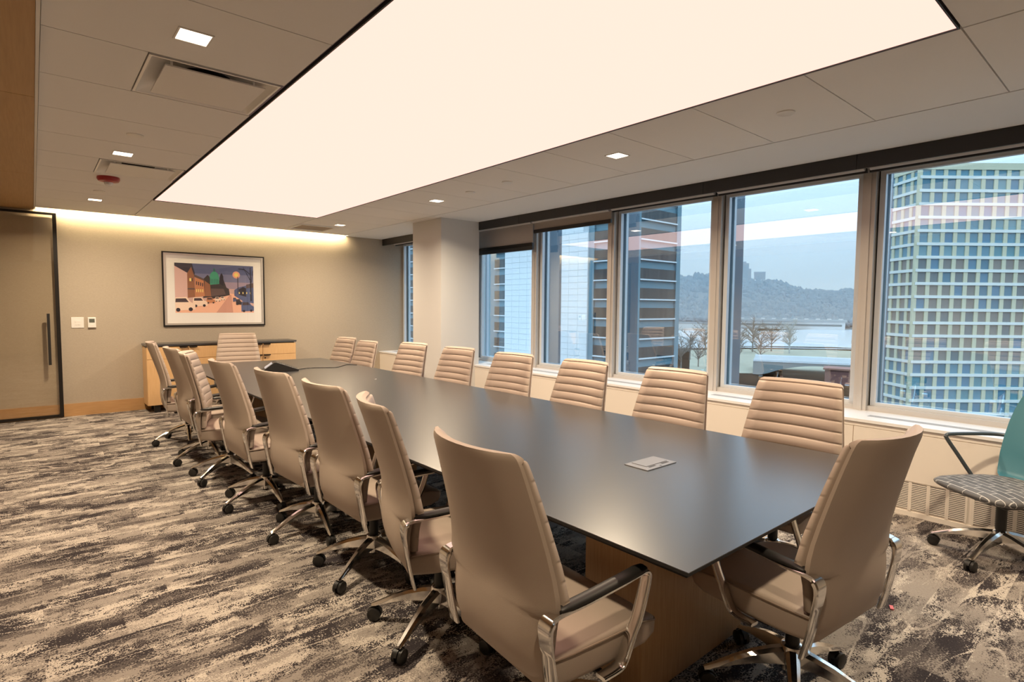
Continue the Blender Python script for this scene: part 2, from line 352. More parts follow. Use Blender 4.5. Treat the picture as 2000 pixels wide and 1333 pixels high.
# ---- window wall
wr = sempty('wall_right')
XF = 5.26
obj('enclosure_body', B((4.805, 5.3, YB, FY, 0, .635), (5.3, 5.4, YB, FY, -.1, .66)), M['cover'], wr)
obj('kick_strip', B((4.797, 4.805, YB, FY, 0, .035)), M['cover'], wr)
obj('top_rail', B((4.797, 4.805, YB, FY, .604, .635)), M['cover'], wr)
py = [1.56+1.34*k for k in range(-3, 7)]
for a, b in zip(py, py[1:]): obj('cover_panel', B((4.796, 4.806, a+.003, min(b, FY)-.003, .255, .600)), M['cover'], wr)
gm = None
for k in range(-9, 20):
    y = 1.12 - .1095*k + (.0 if k < 3 else -.028 if k < 7 else -.05)
    if not (-.9 < y < 3.2): continue
    if gm is None:
        bm = bmesh.new(); box(bm, .006, .0065, -.045, .045, .05, .243, 1)
        for j in range(15): box(bm, 0, .005, -.045, .045, .0535+j*.0128, .0535+j*.0128+.0068)
        box(bm, 0, .006, -.0565, -.045, .04, .252); box(bm, 0, .006, .045, .0565, .04, .252)
        gm = mesh('grille', bm, [M['cover'], M['void']])
    obj('grille', gm, None, wr, loc=(4.7975, y, 0))
obj('sill', B((4.785, 5.32, YB, 6.45, .638, .66), (4.858, 5.32, 6.45, 7.19, .638, .66), (4.785, 5.32, 7.19, FY, .638, .66)), M['sill'], wr)
for c0, c1 in ((-.9, .2), (.42, 1.52), (1.80, 2.86), (3.14, 4.2), (4.48, 5.5), (5.85, 6.40), (7.3, 9.2)):
    o = obj('sill_grille', B(*[(4.955+.016*j, 4.963+.016*j, c0, c1, .6595, .6612) for j in range(5)]), M['sillg'], wr); o['kind'] = 'stuff'
obj('window_head', B((5.2, 5.4, YB, FY, 2.64, 2.76)), M['alu'], wr)
obj('blind_pocket', B((4.88, 5.2, YB, FY, 2.695, 2.70)), M['bronze'], wr)
obj('spandrel_end', B((5.2, 5.4, YB-.1, -1.05, .0, 2.95)), M['paint'], wr)
# column
struct('column_1', B((4.22, 4.858, 6.45, 7.19, 0, ZC)), mat('column_paint', (.66, .66, .65), .8))
# windows: bays between mullion centres
mull = [-1.02, .32, 1.66, 3.00, 4.345, 5.68, 7.02, 8.36]
bays = list(zip(mull, mull[1:])) + [(8.36, 9.36)]
for i, (a, b) in enumerate(bays):
    wn = sempty('window_%d' % (i+1))
    a2 = a+.047 if a in mull else a; b2 = b-.047 if b in mull else b
    if i == 6: pass
    Zb, Zt = .66, 2.66
    obj('inner_frame', B((5.235, 5.31, a2, b2, Zb, .70), (5.235, 5.31, a2, b2, 2.62, Zt)), M['alu'], wn)
    obj('gasket', B((5.283, 5.30, a2, a2+.012, .70, 2.62), (5.283, 5.30, b2-.012, b2, .70, 2.62)), M['gasket'], wn)
    s0, s1 = a2+.012, b2-.012
    obj('sash', B((5.275, 5.32, s0, s0+.04, .70, 2.62), (5.275, 5.32, s1-.04, s1, .70, 2.62), (5.275, 5.32, s0+.04, s1-.04, .70, .728), (5.275, 5.32, s0+.04, s1-.04, 2.59, 2.62)), M['sash'], wn)
    obj('glass_pane', B((5.345, 5.351, s0+.02, s1-.02, .70, 2.62)), M['glass'], wn)
    obj('outer_sash', B((5.36, 5.40, s0, s0+.05, .66, 2.66), (5.36, 5.40, s1-.05, s1, .66, 2.66), (5.36, 5.40, s0, s1, .64, .70), (5.36, 5.40, s0, s1, 2.62, 2.7)), M['sash'], wn)
for k, y in enumerate(mull):
    t = sempty('trim_%d' % (k+1))
    obj('mullion', B((5.215, 5.30, y-.047, y+.047, .66, 2.66)), M['alu'], t)
    obj('mullion_cap', B((5.207, 5.2155, y-.016, y+.018, .66, 2.66)), M['alu'], t)
    if y != 7.02: obj('exterior_fin', B((5.30, 5.72, y-.025, y+.06, -1, 4)), M['fin'], t)
# fascia + blinds
for k, (a, b) in enumerate([(-2.3, -.98), (-.98, .33), (.33, 1.64), (1.64, 2.94), (2.94, 4.255), (4.255, 5.59), (5.59, 6.95), (7.9, FY-.02)]):
    lab = ['dark roller blind fascia behind the camera', 'dark roller blind rolled up over the window behind the camera', 'rolled-up roller blind over the window facing the gridded beige tower', 'rolled-up roller blind over the window with the wooded hill',
           'rolled-up roller blind over the window showing the dark striped tower', 'grey roller blind lowered slightly over the window with white brick outside', 'grey roller blind lowered furthest, beside the white column', 'rolled-up roller blind on the narrow-looking window beyond the column'][k]
    rb = thing('roller_blind', lab, 'blind', (4.85, (a+b)/2, ZC), group='roller blinds along the windows')
    hw = (b-a)/2
    f0, f1 = {6: (-hw, 6.449-(a+b)/2), 7: (7.191-(a+b)/2, hw)}.get(k, (-hw, hw))
    obj('fascia', B((0, .02, f0+.002, f1-.002, -.115, .012)), M['bronze'], rb)
    zb, hh = {5: (2.468, .045), 6: (2.255, .095)}.get(k, (2.586, .036))
    dz = zb-ZC
    obj('blind_fabric', B((.268, .270, -hw+.012, hw-.012, dz+hh, -.01)), M['fabric'], rb)
    obj('hem_bar', B((.258, .280, -hw+.010, hw-.010, dz, dz+hh)), M['bronze'], rb)
    if k == 6: obj('hem_cover', B((.252, .258, -hw+.010, hw-.010, dz+.05, dz+hh)), M['blackmetal'], rb)
    bm = bmesh.new(); tube(bm, [(.24, -hw+.02, -.055), (.24, hw-.02, -.055)], .032, 14); obj('roller_tube', bm, M['fabric'], rb, True)

# ---- sliding glass door parked in front of the far wall
dr = sempty('door_1')
DY0, DY1 = FY-.075, FY-.035
obj('door_frame', B((.222, .262, DY0, DY1, .012, 2.632), (-1.25, .222, DY0, DY1, 2.605, 2.632), (-1.25, .222, DY0, DY1, .012, .045), (-1.29, -1.25, DY0, DY1, .012, 2.632)), M['blackmetal'], dr)
obj('glass_pane', B((-1.25, .222, DY0+.016, DY0+.024, .045, 2.605)), M['doorglass'], dr)
hd = obj('pull_handle', B((.128, .158, DY0-.05, DY0-.025, .70, 1.355), (.137, .149, DY0-.03, DY0+.017, .76, .785), (.137, .149, DY0-.03, DY0+.017, 1.27, 1.295)), M['black'], dr)

# ================================================================== WALL THINGS
pf = thing('framed_picture', 'large framed street photograph with wide white mat hung above the credenza', 'picture', (2.107, FY, 1.703))
W, H = .694, .537
def fr(x, z, wd, y0, y1):
    return B((-x, x, y0, y1, z-wd, z), (-x, x, y0, y1, -z, -z+wd), (-x, -x+wd, y0, y1, -z+wd, z-wd), (x-wd, x, y0, y1, -z+wd, z-wd))
obj('outer_frame', fr(W, H, .018, -.024, 0), M['blackmetal'], pf)
obj('inner_moulding', fr(W-.018, H-.018, .028, -.020, 0), M['silver'], pf)
obj('mat_board', B((-W+.044, W-.044, -.012, -.004, -H+.044, H-.044)), M['matboard'], pf)
bm = bmesh.new(); bm.faces.new([bm.verts.new((u, -.016, v)) for u, v in ((-W+.044, -H+.044), (W-.044, -H+.044), (W-.044, H-.044), (-W+.044, H-.044))]); obj('glass_pane', bm, M['picglass'], pf)
cols = {'sky1': (74, 80, 112), 'sky2': (98, 100, 128), 'sky3': (132, 118, 134), 'sky4': (168, 138, 132), 'siding': (176, 146, 142), 'roof': (48, 44, 56), 'brown': (122, 82, 62), 'orange': (160, 108, 78),
        'tree': (52, 46, 48), 'green': (58, 128, 104), 'greend': (44, 88, 84), 'street': (196, 152, 130), 'street2': (170, 126, 112), 'car': (206, 176, 160), 'glassd': (58, 48, 54), 'blue': (70, 78, 110), 'dark': (36, 32, 42), 'glow': (246, 176, 96), 'halo': (190, 138, 116), 'win': (230, 180, 110), 'roofb': (80, 66, 66)}
order = list(cols); pm = [mat('print_'+k, tuple(min(.95, q*1.7) for q in s2l(v)), .8) for k, v in cols.items()]
bm = bmesh.new(); lay = [0]
AX0, AX1, AZ0, AZ1 = 1.567-2.107, 2.637-2.107, 1.363-1.703, 2.085-1.703
def poly(c, pts):
    lay[0] += 1; y = -.0125 - lay[0]*.00003
    f = bm.faces.new([bm.verts.new((AX0+(AX1-AX0)*min(max(u, 0), 1), y, AZ1+(AZ0-AZ1)*min(max(v, 0), 1))) for u, v in pts]); f.material_index = order.index(c)
def rect(c, a, b, d, e): poly(c, [(a, d), (b, d), (b, e), (a, e)])
def disc(c, u, v, r, n=14): poly(c, [(u+r*cos(2*pi*i/n), v+r*1.5*sin(2*pi*i/n)) for i in range(n)])
rect('sky1', 0, 1, 0, .2); rect('sky2', 0, 1, .2, .36); rect('sky3', 0, 1, .36, .5); rect('sky4', 0, 1, .5, 1)
poly('street', [(.66, .6), (.73, .6), (1, .98), (1, 1), (0, 1), (0, .95)]); poly('street2', [(.68, .62), (.70, .62), (.72, 1), (.5, 1)])
disc('halo', .77, .2, .05); disc('glow', .77, .2, .028)
poly('tree', [(.34, .32), (.4, .22), (.45, .3), (.52, .34), (.6, .3), (.64, .48), (.67, .62), (.34, .7)])
rect('green', .43, .545, .27, .42); poly('green', [(.425, .28), (.435, .2), (.46, .155), (.485, .14), (.51, .155), (.535, .2), (.548, .28)]); rect('greend', .475, .495, .08, .15)
for q in range(5): rect('greend', .44+q*.021, .448+q*.021, .30, .40)
poly('dark', [(.55, .28), (.565, .2), (.58, .17), (.6, .24), (.605, .62), (.55, .62)]); poly('tree', [(.44, .42), (.55, .4), (.67, .5), (.68, .63), (.44, .72)])
poly('siding', [(0, .03), (.17, .2), (.15, .72), (0, .70)]); poly('roof', [(0, 0), (.21, 0), (.245, .2), (.235, .24), (.2, .06), (.17, .21), (0, .06)])
poly('brown', [(.15, .2), (.2, .07), (.235, .24), (.24, .68), (.15, .70)]); rect('win', .175, .2, .3, .36); rect('glassd', .2, .215, .3, .36); rect('roofb', .15, .24, .5, .53)
poly('orange', [(.24, .26), (.35, .33), (.36, .66), (.24, .68)]); poly('roofb', [(.235, .22), (.35, .30), (.36, .35), (.235, .27)])
for q in range(4): rect('glassd', .255+q*.025, .268+q*.025, .36+q*.01, .43+q*.01); rect('win', .255+q*.025, .266+q*.025, .52, .58)
poly('brown', [(.36, .34), (.43, .42), (.44, .66), (.36, .66)]); poly('roofb', [(.44, .5), (.6, .5), (.63, .62), (.44, .66)])
poly('blue', [(.74, .52), (.8, .46), (.9, .42), (1, .4), (1, .8), (.86, .76), (.74, .64)]); poly('dark', [(.8, .5), (.86, .45), (.9, .48), (.9, .66), (.8, .62)]); poly('roofb', [(.9, .4), (1, .36), (1, .46), (.9, .48)])
for q in range(4): rect('win', .8+q*.05, .812+q*.05, .56, .6)
def car(u0, u1, v0, v1, c='car'):
    du, dv = u1-u0, v1-v0
    poly(c, [(u0, v0+.4*dv), (u0+.04*du, v0+.05*dv), (u0+.6*du, v0), (u0+.78*du, v0+.35*dv), (u1, v0+.5*dv), (u1, v1-.12*dv), (u0, v1-.05*dv)])
    poly('glassd', [(u0+.08*du, v0+.38*dv), (u0+.1*du, v0+.12*dv), (u0+.56*du, v0+.1*dv), (u0+.7*du, v0+.36*dv)])
    disc('dark', u0+.2*du, v1-.1*dv, .1*du); disc('dark', u0+.78*du, v1-.14*dv, .1*du)
car(.56, .62, .66, .74); car(.49, .56, .67, .77); car(.38, .49, .68, .81, 'orange'); car(.21, .39, .68, .88); car(-.02, .24, .68, .97)
car(.72, .78, .68, .77, 'blue'); car(.76, .84, .71, .84, 'dark'); car(.83, 1.0, .75, .99, 'blue')
rect('dark', .785, .793, .24, .6); poly('dark', [(.955, .03), (.965, .03), (.975, .75), (.955, .75)])
poly('dark', [(.8, .06), (.88, .07), (.95, .16), (.95, .18), (.88, .085), (.8, .075)]); poly('dark', [(.86, .03), (.865, .03), (.96, .3), (.95, .3)]); poly('dark', [(.99, .1), (1, .1), (.97, .4), (.963, .4)])
obj('street_print', bm, pm, pf)
sw = thing('light_switch', 'white four-button wall switch plate beside the glass door', 'switch', (.4405, FY, 1.235))
obj('switch_plate', B((-.066, .066, -.008, 0, -.07, .07)), M['white'], sw, bevel=.002)
for dx in (-.026, .004):
    for dz in (-.03, .003): obj('switch_button', B((dx, dx+.022, -.012, -.008, dz, dz+.027)), M['white'], sw)
th = thing('thermostat', 'white wall thermostat with small grey display right of the switch plate', 'thermostat', (.5915, FY, 1.234))
obj('housing', B((-.044, .044, -.025, 0, -.068, .068)), M['white'], th, bevel=.004)
obj('display', B((-.03, .03, -.0265, -.024, .0, .05)), M['lcd'], th)
obj('button', B((-.018, .018, -.0275, -.024, -.03, -.022)), M['matboard'], th)

# ---- credenza
cr = thing('credenza', 'maple storage credenza with dark top and bar pulls under the framed picture', 'credenza', (1.145, 8.95, 0))
Wc = 1.995; D = .385
obj('carcass', B((0, Wc, .018, D, .10, .90)), M['wood'], cr)
obj('counter_top', B((-.008, Wc+.008, -.008, D+.01, .912, .938)), M['top'], cr)
obj('top_reveal', B((.02, Wc-.02, .03, D, .90, .912)), M['topedge'], cr)
for fx in (.08, .95, 1.85):
    for fy in (.05, .3): obj('foot', B((fx, fx+.07, fy, fy+.05, 0, .10)), M['black'], cr)
for k in range(4):
    x0, x1 = k*.4985+.003, (k+1)*.4985-.003
    hx = x1-.105 if k % 2 == 0 else x0+.008
    rows = [(.735, .896, 'drawer'), (.104, .730, 'door')] if k < 3 else [(.735, .896, 'drawer'), (.42, .730, 'drawer'), (.104, .415, 'drawer')]
    for j, (z0, z1, nm) in enumerate(rows):
        f = obj(nm, B((x0, x1, 0, .018, z0, z1)), M['wood'], cr)
        obj('bar_pull', B((hx, hx+.098, -.02, .0, z1-.004, z1+.004), (hx, hx+.098, -.022, -.018, z1-.012, z1+.004)), M['blackmetal'], f)
        if k == 3 and j == 1:
            bm = bmesh.new(); tube(bm, [(x0+.03, -.006, z1-.05), (x0+.03, .002, z1-.05)], .011, 12); obj('lock', bm, M['blackmetal'], f)

# ================================================================== TABLE
tb = thing('conference_table', 'long rectangular conference table with charcoal laminate top and wood veneer pedestals', 'table', (2.26, 4.37, 0))
T = [(1.405, .862), (3.172, .85), (3.10, 7.86), (1.362, 7.90)]
T = [(x-2.26, y-4.37) for x, y in T]
def inset(d):
    return [(T[0][0]+d, T[0][1]+d), (T[1][0]-d, T[1][1]+d), (T[2][0]-d, T[2][1]-d), (T[3][0]+d, T[3][1]-d)]
bm = bmesh.new(); loft(bm, [[(x, y, z) for x, y in inset(d)] for d, z in ((.0005, .7375), (.0005, .740))]); obj('table_top', bm, M['top'], tb)
bm = bmesh.new(); loft(bm, [[(x, y, z) for x, y in inset(d)] for d, z in ((.004, .726), (0, .729), (0, .7374))]); obj('edge_band', bm, M['topedge'], tb)
bm = bmesh.new(); loft(bm, [[(x, y, z) for x, y in inset(d)] for d, z in ((.05, .700), (.016, .714), (.016, .727))]); obj('under_edge', bm, M['topedge'], tb)
for yb in (1.235, 4.15, 7.1):
    bm = B((1.705-2.26, 2.47-2.26, yb-4.37, yb+.29-4.37, .0, .70)); obj('pedestal', bm, M['oak'], tb, bevel=.004)
obj('wire_trough', B((-.12, .12, -2.75, -.25, .60, .615), (-.12, .12, .1, 2.7, .60, .615)), M['topedge'], tb)
pmx = thing('power_module', 'silver flush power outlet module set in the table top', 'power module', (2.26, 1.61, .74))
modm = mat('grey_anodised', (.30, .31, .33), .35, .5)
obj('bezel', B((-.115, .115, -.068, .068, 0, .005)), modm, pmx, bevel=.0015)
obj('flap', B((-.075, .09, -.03, .055, .005, .0075)), modm, pmx)
obj('slot', B((-.07, -.02, -.046, -.036, .005, .0056), (.03, .085, -.046, -.036, .005, .0056), (-.004, .006, -.062, -.053, .005, .0056)), M['black'], pmx)
# conference phone: wedge with tilted display
ph = thing('conference_phone', 'black wedge-shaped conference phone with tilted display on the table', 'phone', (2.12, 6.60, .74), R(-14))
prof = [(-.17, 0), (.20, 0), (.205, .018), (-.03, .105), (-.055, .105), (-.178, .016)]
bm = bmesh.new(); loft(bm, [[(u, -.115, v) for u, v in prof], [(u, .115, v) for u, v in prof]]); obj('body', bm, M['black'], ph, bevel=.004)
def onslope(u, v, off): # left slope from (-.055,.105) to (-.178,.016)
    a = Vector((-.178, 0, .016)); b_ = Vector((-.055, 0, .105)); n = Vector((-.089, 0, .123)).normalized(); p = a+(b_-a)*u+n*off; return (p.x, v, p.z)
bm = bmesh.new(); loft(bm, [[onslope(.22, -.085, o), onslope(.86, -.085, o), onslope(.86, .085, o), onslope(.22, .085, o)] for o in (-.002, .002)]); obj('display', bm, mat('phone_screen', (.35, .40, .48), .2, emit=.35), ph)
bm = bmesh.new()
for k in range(9): 
    x = -.01+k*.022; z = .105-(x+.03)*(.087/.235)
    box(bm, x, x+.006, -.10, .10, z-.004, z+.0025)
o = obj('speaker_slats', bm, M['greymetal'], ph); o['kind'] = 'stuff'
pts = smoothpath([(2.32, 6.56, .745), (2.50, 6.63, .744), (2.76, 6.52, .744), (2.98, 6.73, .744), (3.05, 6.69, .744), (3.085, 6.64, .744)])
bm = bmesh.new(); tube(bm, pts, .004, 6); tag(obj('phone_cable', bm, M['black'], None, True), 'thin black cable running from the conference phone across the table', 'cable')
bm = B((-.02, .02, -.008, .008, 0, .006)); tag(obj('wrapper_scrap', bm, mat('pink_scrap', (.75, .18, .2), .6), None, False, (3.232, .842, 0.001), .4), 'tiny pink scrap lying on the carpet beside the end chair', 'scrap')
bm = B((-.012, .012, -.005, .005, 0, .003)); tag(obj('paper_fleck', bm, M['white'], None, False, (2.64, 5.25, .741), .4), 'tiny white fleck lying on the dark table top', 'scrap')

# ================================================================== CONFERENCE CHAIR
def lerp(tab, z):
    for (a, b), (c, d) in zip(tab, tab[1:]):
        if z <= c:
            t = (z-a)/(c-a) if c > a else 0; return b+(d-b)*max(0, min(1, t))
    return tab[-1][1]
WID = [(.345, .165), (.352, .19), (.37, .213), (.40, .232), (.45, .243), (.55, .25), (.602, .255), (.614, .284), (.635, .294), (.78, .278), (.95, .256), (1.05, .241), (1.073, .236), (1.082, .229), (1.088, .218)]
REAR = [(.345, -.10), (.352, -.145), (.365, -.18), (.40, -.222), (.47, -.247), (.56, -.250), (.65, -.243), (.75, -.263), (.9, -.309), (1.0, -.342), (1.06, -.363), (1.088, -.370)]
THK = [(.345, .03), (.40, .05), (.47, .075), (.60, .078), (.75, .066), (1.0, .052), (1.06, .048), (1.078, .04), (1.088, .022)]
def curv(z): return .018 + .040*max(0, min(1, (z-.45)/.6))
def yrear(u, z): return lerp(REAR, z) + curv(z)*abs(u)**2.2
NU = 9
def back_ring(z, f0, f1, bulge=0, inset=0):
    """closed ring between fraction f0 (rear) and f1 (front) of the thickness"""
    w = lerp(WID, z)-inset; o = []
    us = [-1+2*i/NU for i in range(NU+1)]
    for u in us:
        e = .35*max(0, abs(u)-.86)/.14 if f0 == 0 else 0
        o.append((u*w*(1-.012*(f0 == 0 and abs(u) == 1)), yrear(u, z)+lerp(THK, z)*(f0+e*.5), z))
    for u in us[::-1]:
        e = max(0, abs(u)-.80)/.20
        o.append((u*w, yrear(u, z)+lerp(THK, z)*(f1-(f1-f0)*.30*e*e)+bulge*(1-e), z))
    return o
proto_parts = {}
def make_chair(name):
    t = thing(name, 'x', 'chair', (0, 0, 0))
    up = []
    # rear shell
    bm = bmesh.new(); zs = [.345, .352, .36, .37, .385, .40, .425, .45, .5, .55, .59, .602, .609, .616, .635, .68, .73, .80, .88, .95, 1.0, 1.05, 1.062, 1.067, 1.071, 1.076, 1.082, 1.086, 1.088]
    loft(bm, [back_ring(z, 0, .52 if z < 1.064 else min(1.0, .52+.48*(z-1.062)/.010)) for z in zs]); up.append(obj('back_shell', bm, M['leather'], t, True))
    # pleated front
    bm = bmesh.new(); rings = []; z = .475; P = .0592
    while z < 1.07:
        for dz, bl in ((.0, -.008), (.003, -.001), (.011, .0022), (.030, .0036), (.048, .0022), (.0565, -.001)):
            if z+dz < 1.067: rings.append(back_ring(z+dz, .50, 1.0, bl, .003))
        z += P
    rings.append(back_ring(1.068, .50, .93, -.006, .004))
    loft(bm, rings); up.append(obj('back_cushion', bm, M['leather'], t, 'full'))
    # seat
    bm = bmesh.new(); rings = []
    def seat_ring(y, w, zt, zb, r):
        o = []
        for cxx, czz, a0 in ((w-r, zt-r, 0), (-(w-r), zt-r, pi/2), (-(w-r), zb+r, pi), (w-r, zb+r, 3*pi/2)):
            for j in range(5): 
                an = a0+j*pi/8; dip = 0
                o.append((cxx+r*cos(an), y, czz+r*sin(an)))
        return o
    for y, w, zt, zb, r in ((-.20, .225, .455, .375, .02), (-.19, .238, .465, .368, .022), (-.10, .250, .468, .362, .024), (.05, .256, .470, .362, .024), (.16, .257, .472, .368, .024), (.23, .254, .464, .366, .026), (.278, .246, .450, .376, .028), (.302, .228, .433, .392, .014), (.308, .20, .424, .402, .007)):
        rings.append(seat_ring(y, w, zt, zb, r))
    loft(bm, rings); up.append(obj('seat_cushion', bm, M['leather'], t, 'full'))
    bm = bmesh.new(); pth = [(-.2, .449, .228), (-.19, .456, .241), (-.10, .459, .253), (.05, .461, .259), (.16, .462, .260), (.23, .453, .256), (.278, .438, .247), (.302, .428, .225)]
    tube(bm, [(w, y, z) for y, z, w in pth] + [(-w, y, z) for y, z, w in pth[::-1]], .0032, 6); up.append(obj('seat_piping', bm, M['leather2'], t, True))
    # arms
    arm = smoothpath([(-.190, .345, 0), (-.205, .41, 0), (-.222, .50, 0), (-.234, .575, 0), (-.228, .610, 0), (-.196, .626, 0), (-.10, .630, 0), (.06, .644, 0), (.155, .655, 0), (.184, .646, 0), (.182, .612, 0), (.152, .52, 0), (.106, .42, 0), (.086, .384, 0), (.060, .369, 0), (-.01, .366, 0)], 4)
    for s in (-1, 1):
        bm = bmesh.new(); rings = []
        for i, p in enumerate(arm):
            q = (arm[min(i+1, len(arm)-1)]-arm[max(i-1, 0)]).normalized(); n = Vector((-q.y, q.x, 0)); f = i/(len(arm)-1)
            hw = .028 if f < .3 else .021; th = .006 + .004*max(0, 1-abs(f-.27)/.12)
            xc = s*(.283-.004*(f > .75)); ring = []
            for dx, dn_ in ((-hw, -th*.5), (-hw+.004, -th), (hw-.004, -th), (hw, -th*.5), (hw, th*.5), (hw-.004, th), (-hw+.004, th), (-hw, th*.5)):
                ring.append((xc+dx, p.x+n.x*dn_, p.y+n.y*dn_))
            rings.append(ring)
        loft(bm, rings); a = obj('arm_frame', bm, M['chrome'], t, True); up.append(a)
        bm = bmesh.new(); rings = []
        for y, z, hw, h in ((-.192, .636, .010, .006), (-.185, .636, .019, .011), (-.15, .636, .022, .016), (-.05, .640, .0235, .019), (.08, .651, .0245, .020), (.14, .658, .025, .019), (.168, .661, .022, .014), (.178, .662, .012, .006)):
            rings.append([(s*.283+hw*cos(2*pi*k/12), y, z+(h if sin(2*pi*k/12) > 0 else .003)*sin(2*pi*k/12)) for k in range(12)])
        loft(bm, rings); obj('arm_pad', bm, M['black'], a, 'full')
    # mechanism and lift
    bm = B((-.09, .09, -.13, .12, .325, .368), (-.22, .22, -.03, .03, .345, .366), (-.05, .05, -.06, .06, .30, .33)); up.append(obj('tilt_mechanism', bm, M['black'], t, bevel=.006))
    bm = bmesh.new(); tube(bm, [(.09, .03, .345), (.27, .03, .345)], .006, 8); box(bm, .2, .275, .018, .042, .34, .35); up.append(obj('lift_lever', bm, M['black'], t))
    bm = bmesh.new(); cyl(bm, (0, 0), .026, .026, .10, .345, 18); obj('gas_lift', bm, M['black'], t, True)
    bm = bmesh.new(); lathe(bm, (0, 0), [(.03, .085), (.045, .10), (.048, .165), (.040, .192), (.03, .197)], 20); obj('base_hub', bm, M['chrome'], t, True)
    legm = casm = None
    for k in range(5):
        if legm is None:
            bm = bmesh.new(); rings = []
            for d, hw, zt, zb in ((.03, .026, .186, .118), (.08, .024, .178, .118), (.15, .021, .160, .112), (.22, .018, .133, .098), (.28, .016, .104, .080), (.315, .015, .087, .070), (.332, .011, .080, .068)):
                c = hw*.45; rings.append([(-hw, d, zb+.004), (-c, d, zb), (c, d, zb), (hw, d, zb+.004), (hw, d, zt-.012), (c, d, zt), (-c, d, zt), (-hw, d, zt-.012)])
            loft(bm, rings); legm = mesh('base_leg', bm, M['chrome'], True)
            bm = bmesh.new()
            for sx_ in (-1, 1):
                tube(bm, [(sx_*.006, .318,   .031), (sx_*.008, .318,   .031), (sx_*.022, .318,   .031), (sx_*.025, .318,   .031)], [.025, .031, .031, .026], 18)
            tube(bm, [(0, .318, .03), (0, .318, .072)], .007, 8)
            ring1 = []
            for a in range(9):
                an = pi*.08+a*pi*.84/8
                ring1.append([(-.006, .318+.033*cos(an),   .031+.033*sin(an)), (.006, .318+.033*cos(an), .031+.033*sin(an)), (.006, .318+.036*cos(an), .031+.036*sin(an)), (-.006, .318+.036*cos(an), .031+.036*sin(an))])
            loft(bm, ring1)
            casm = mesh('caster', bm, M['black'], True)
        l = obj('base_leg', legm, None, t, rotz=k*2*pi/5); obj('caster', casm, None, l)
    return t
UPPER = ('back_shell', 'back_cushion', 'seat_cushion', 'seat_piping', 'arm_frame', 'tilt_mechanism', 'lift_lever')
chair0 = make_chair('office_chair')
first = [True]
def place(topx, topy, ztop, face, legrot, label, group):
    """topx, topy: where the middle of the top of the backrest stands"""
    c = chair0 if first[0] else copy_tree(chair0); first[0] = False
    a = R(face); c.location = (topx+.318*cos(a), topy+.318*sin(a), 0); c.rotation_euler.z = a-pi/2
    c['label'] = label; c['group'] = group; dz = ztop-1.085; k = 0
    for ch in c.children:
        b = ch.name.split('.')[0]
        if b in UPPER: ch.location.z = dz
        if b == 'base_leg': ch.rotation_euler.z = R(legrot)-c.rotation_euler.z-pi/2+k*2*pi/5; k += 1
    return c
LG, RG = 'taupe chairs on the aisle side of the table', 'taupe chairs on the window side of the table'
ordn = ['first', 'second', 'third', 'fourth', 'fifth', 'sixth', 'seventh', 'eighth']
Lc = [(.992, 1.375, 1.09, -4, 200), (1.106, 2.258, 1.09, -17, 205), (1.124, 2.894, 1.09, 1, 210), (1.09, 3.614, 1.09, 4, 190), (.997, 4.42, 1.09, 2, 200), (.965, 5.364, 1.09, -17, 215), (.948, 5.99, 1.09, 1, 200), (.929, 6.94, 1.09, -7, 190)]
Lx = ['smooth back towards the viewer', 'turned towards the end chair', 'back set square to the table', 'tucked close under the table edge', 'pulled back from the table edge', 'swivelled so its pleated front shows', 'two from the credenza end', 'seen edge-on by the credenza']
for k, (x, y, z, f, lr) in enumerate(Lc):
    place(x, y, z, f, lr, 'taupe aisle-side chair %s from power module, %s' % (ordn[k], Lx[k]), LG)
Rc = [(3.475, 1.418, 1.07, 181, 20), (3.40, 2.204, 1.07, 180, 35), (3.346, 3.0, 1.07, 178.5, 10), (3.332, 3.85, 1.07, 184, 50), (3.333, 4.713, 1.07, 184, 25), (3.312, 5.575, 1.07, 186, 0), (3.285, 6.675, 1.0335, 182, 54), (3.30, 7.35, 1.046, 185, 18)]
for k, (x, y, z, f, lr) in enumerate(Rc):
    place(x, y, z, f, lr, 'taupe chair on window side, pleated back above table edge, %s from power module end' % ordn[k], RG)
place(2.2, 8.62, 1.08, 260, 40, 'taupe leather chair at the head of the table in front of the credenza', 'taupe chairs at the table ends')
place(2.180, .582, 1.085, 84, 62, 'taupe leather chair at the table end opposite the credenza, smooth back towards the window', 'taupe chairs at the table ends')

# ---- teal guest chair
def gridmat():
    m = mat('grey_grid_weave', (.12, .12, .125), .7); t = m.node_tree; b = t.nodes['Principled BSDF']
    tc = t.nodes.new('ShaderNodeTexCoord'); br = t.nodes.new('ShaderNodeTexBrick'); br.inputs['Scale'].default_value = 1
    br.inputs['Color1'].default_value = (.085, .085, .09, 1); br.inputs['Color2'].default_value = (.13, .13, .135, 1); br.inputs['Mortar'].default_value = (.55, .55, .53, 1)
    br.inputs['Mortar Size'].default_value = .002; br.inputs['Brick Width'].default_value = .105; br.inputs['Row Height'].default_value = .044; br.offset = .35
    t.links.new(tc.outputs['Object'], br.inputs[0]); t.links.new(br.outputs[0], b.inputs['Base Color']); return m
tcx = thing('swivel_chair', 'teal backed swivel chair with grey grid-patterned seat standing by the window', 'chair', (4.36, .605, 0), R(143-90))
bm = bmesh.new(); rings = []
for y, w, zt, zb in ((-.245, .10, .455, .445), (-.235, .17, .462, .425), (-.19, .215, .468, .405), (-.08, .255, .470, .395), (.06, .268, .468, .388), (.18, .262, .462, .390), (.245, .225, .455, .400), (.275, .165, .446, .415), (.288, .08, .438, .426)):
    rg_ = []
    for k in range(20):
        a = 2*pi*k/20; ca, sa = cos(a), sin(a)
        rg_.append((w*math.copysign(abs(ca)**.55, ca), y, (zt+zb)/2+(zt-zb)/2*math.copysign(abs(sa)**.8, sa)))
    rings.append(rg_)
loft(bm, rings); obj('seat_cushion', bm, gridmat(), tcx, 'full')
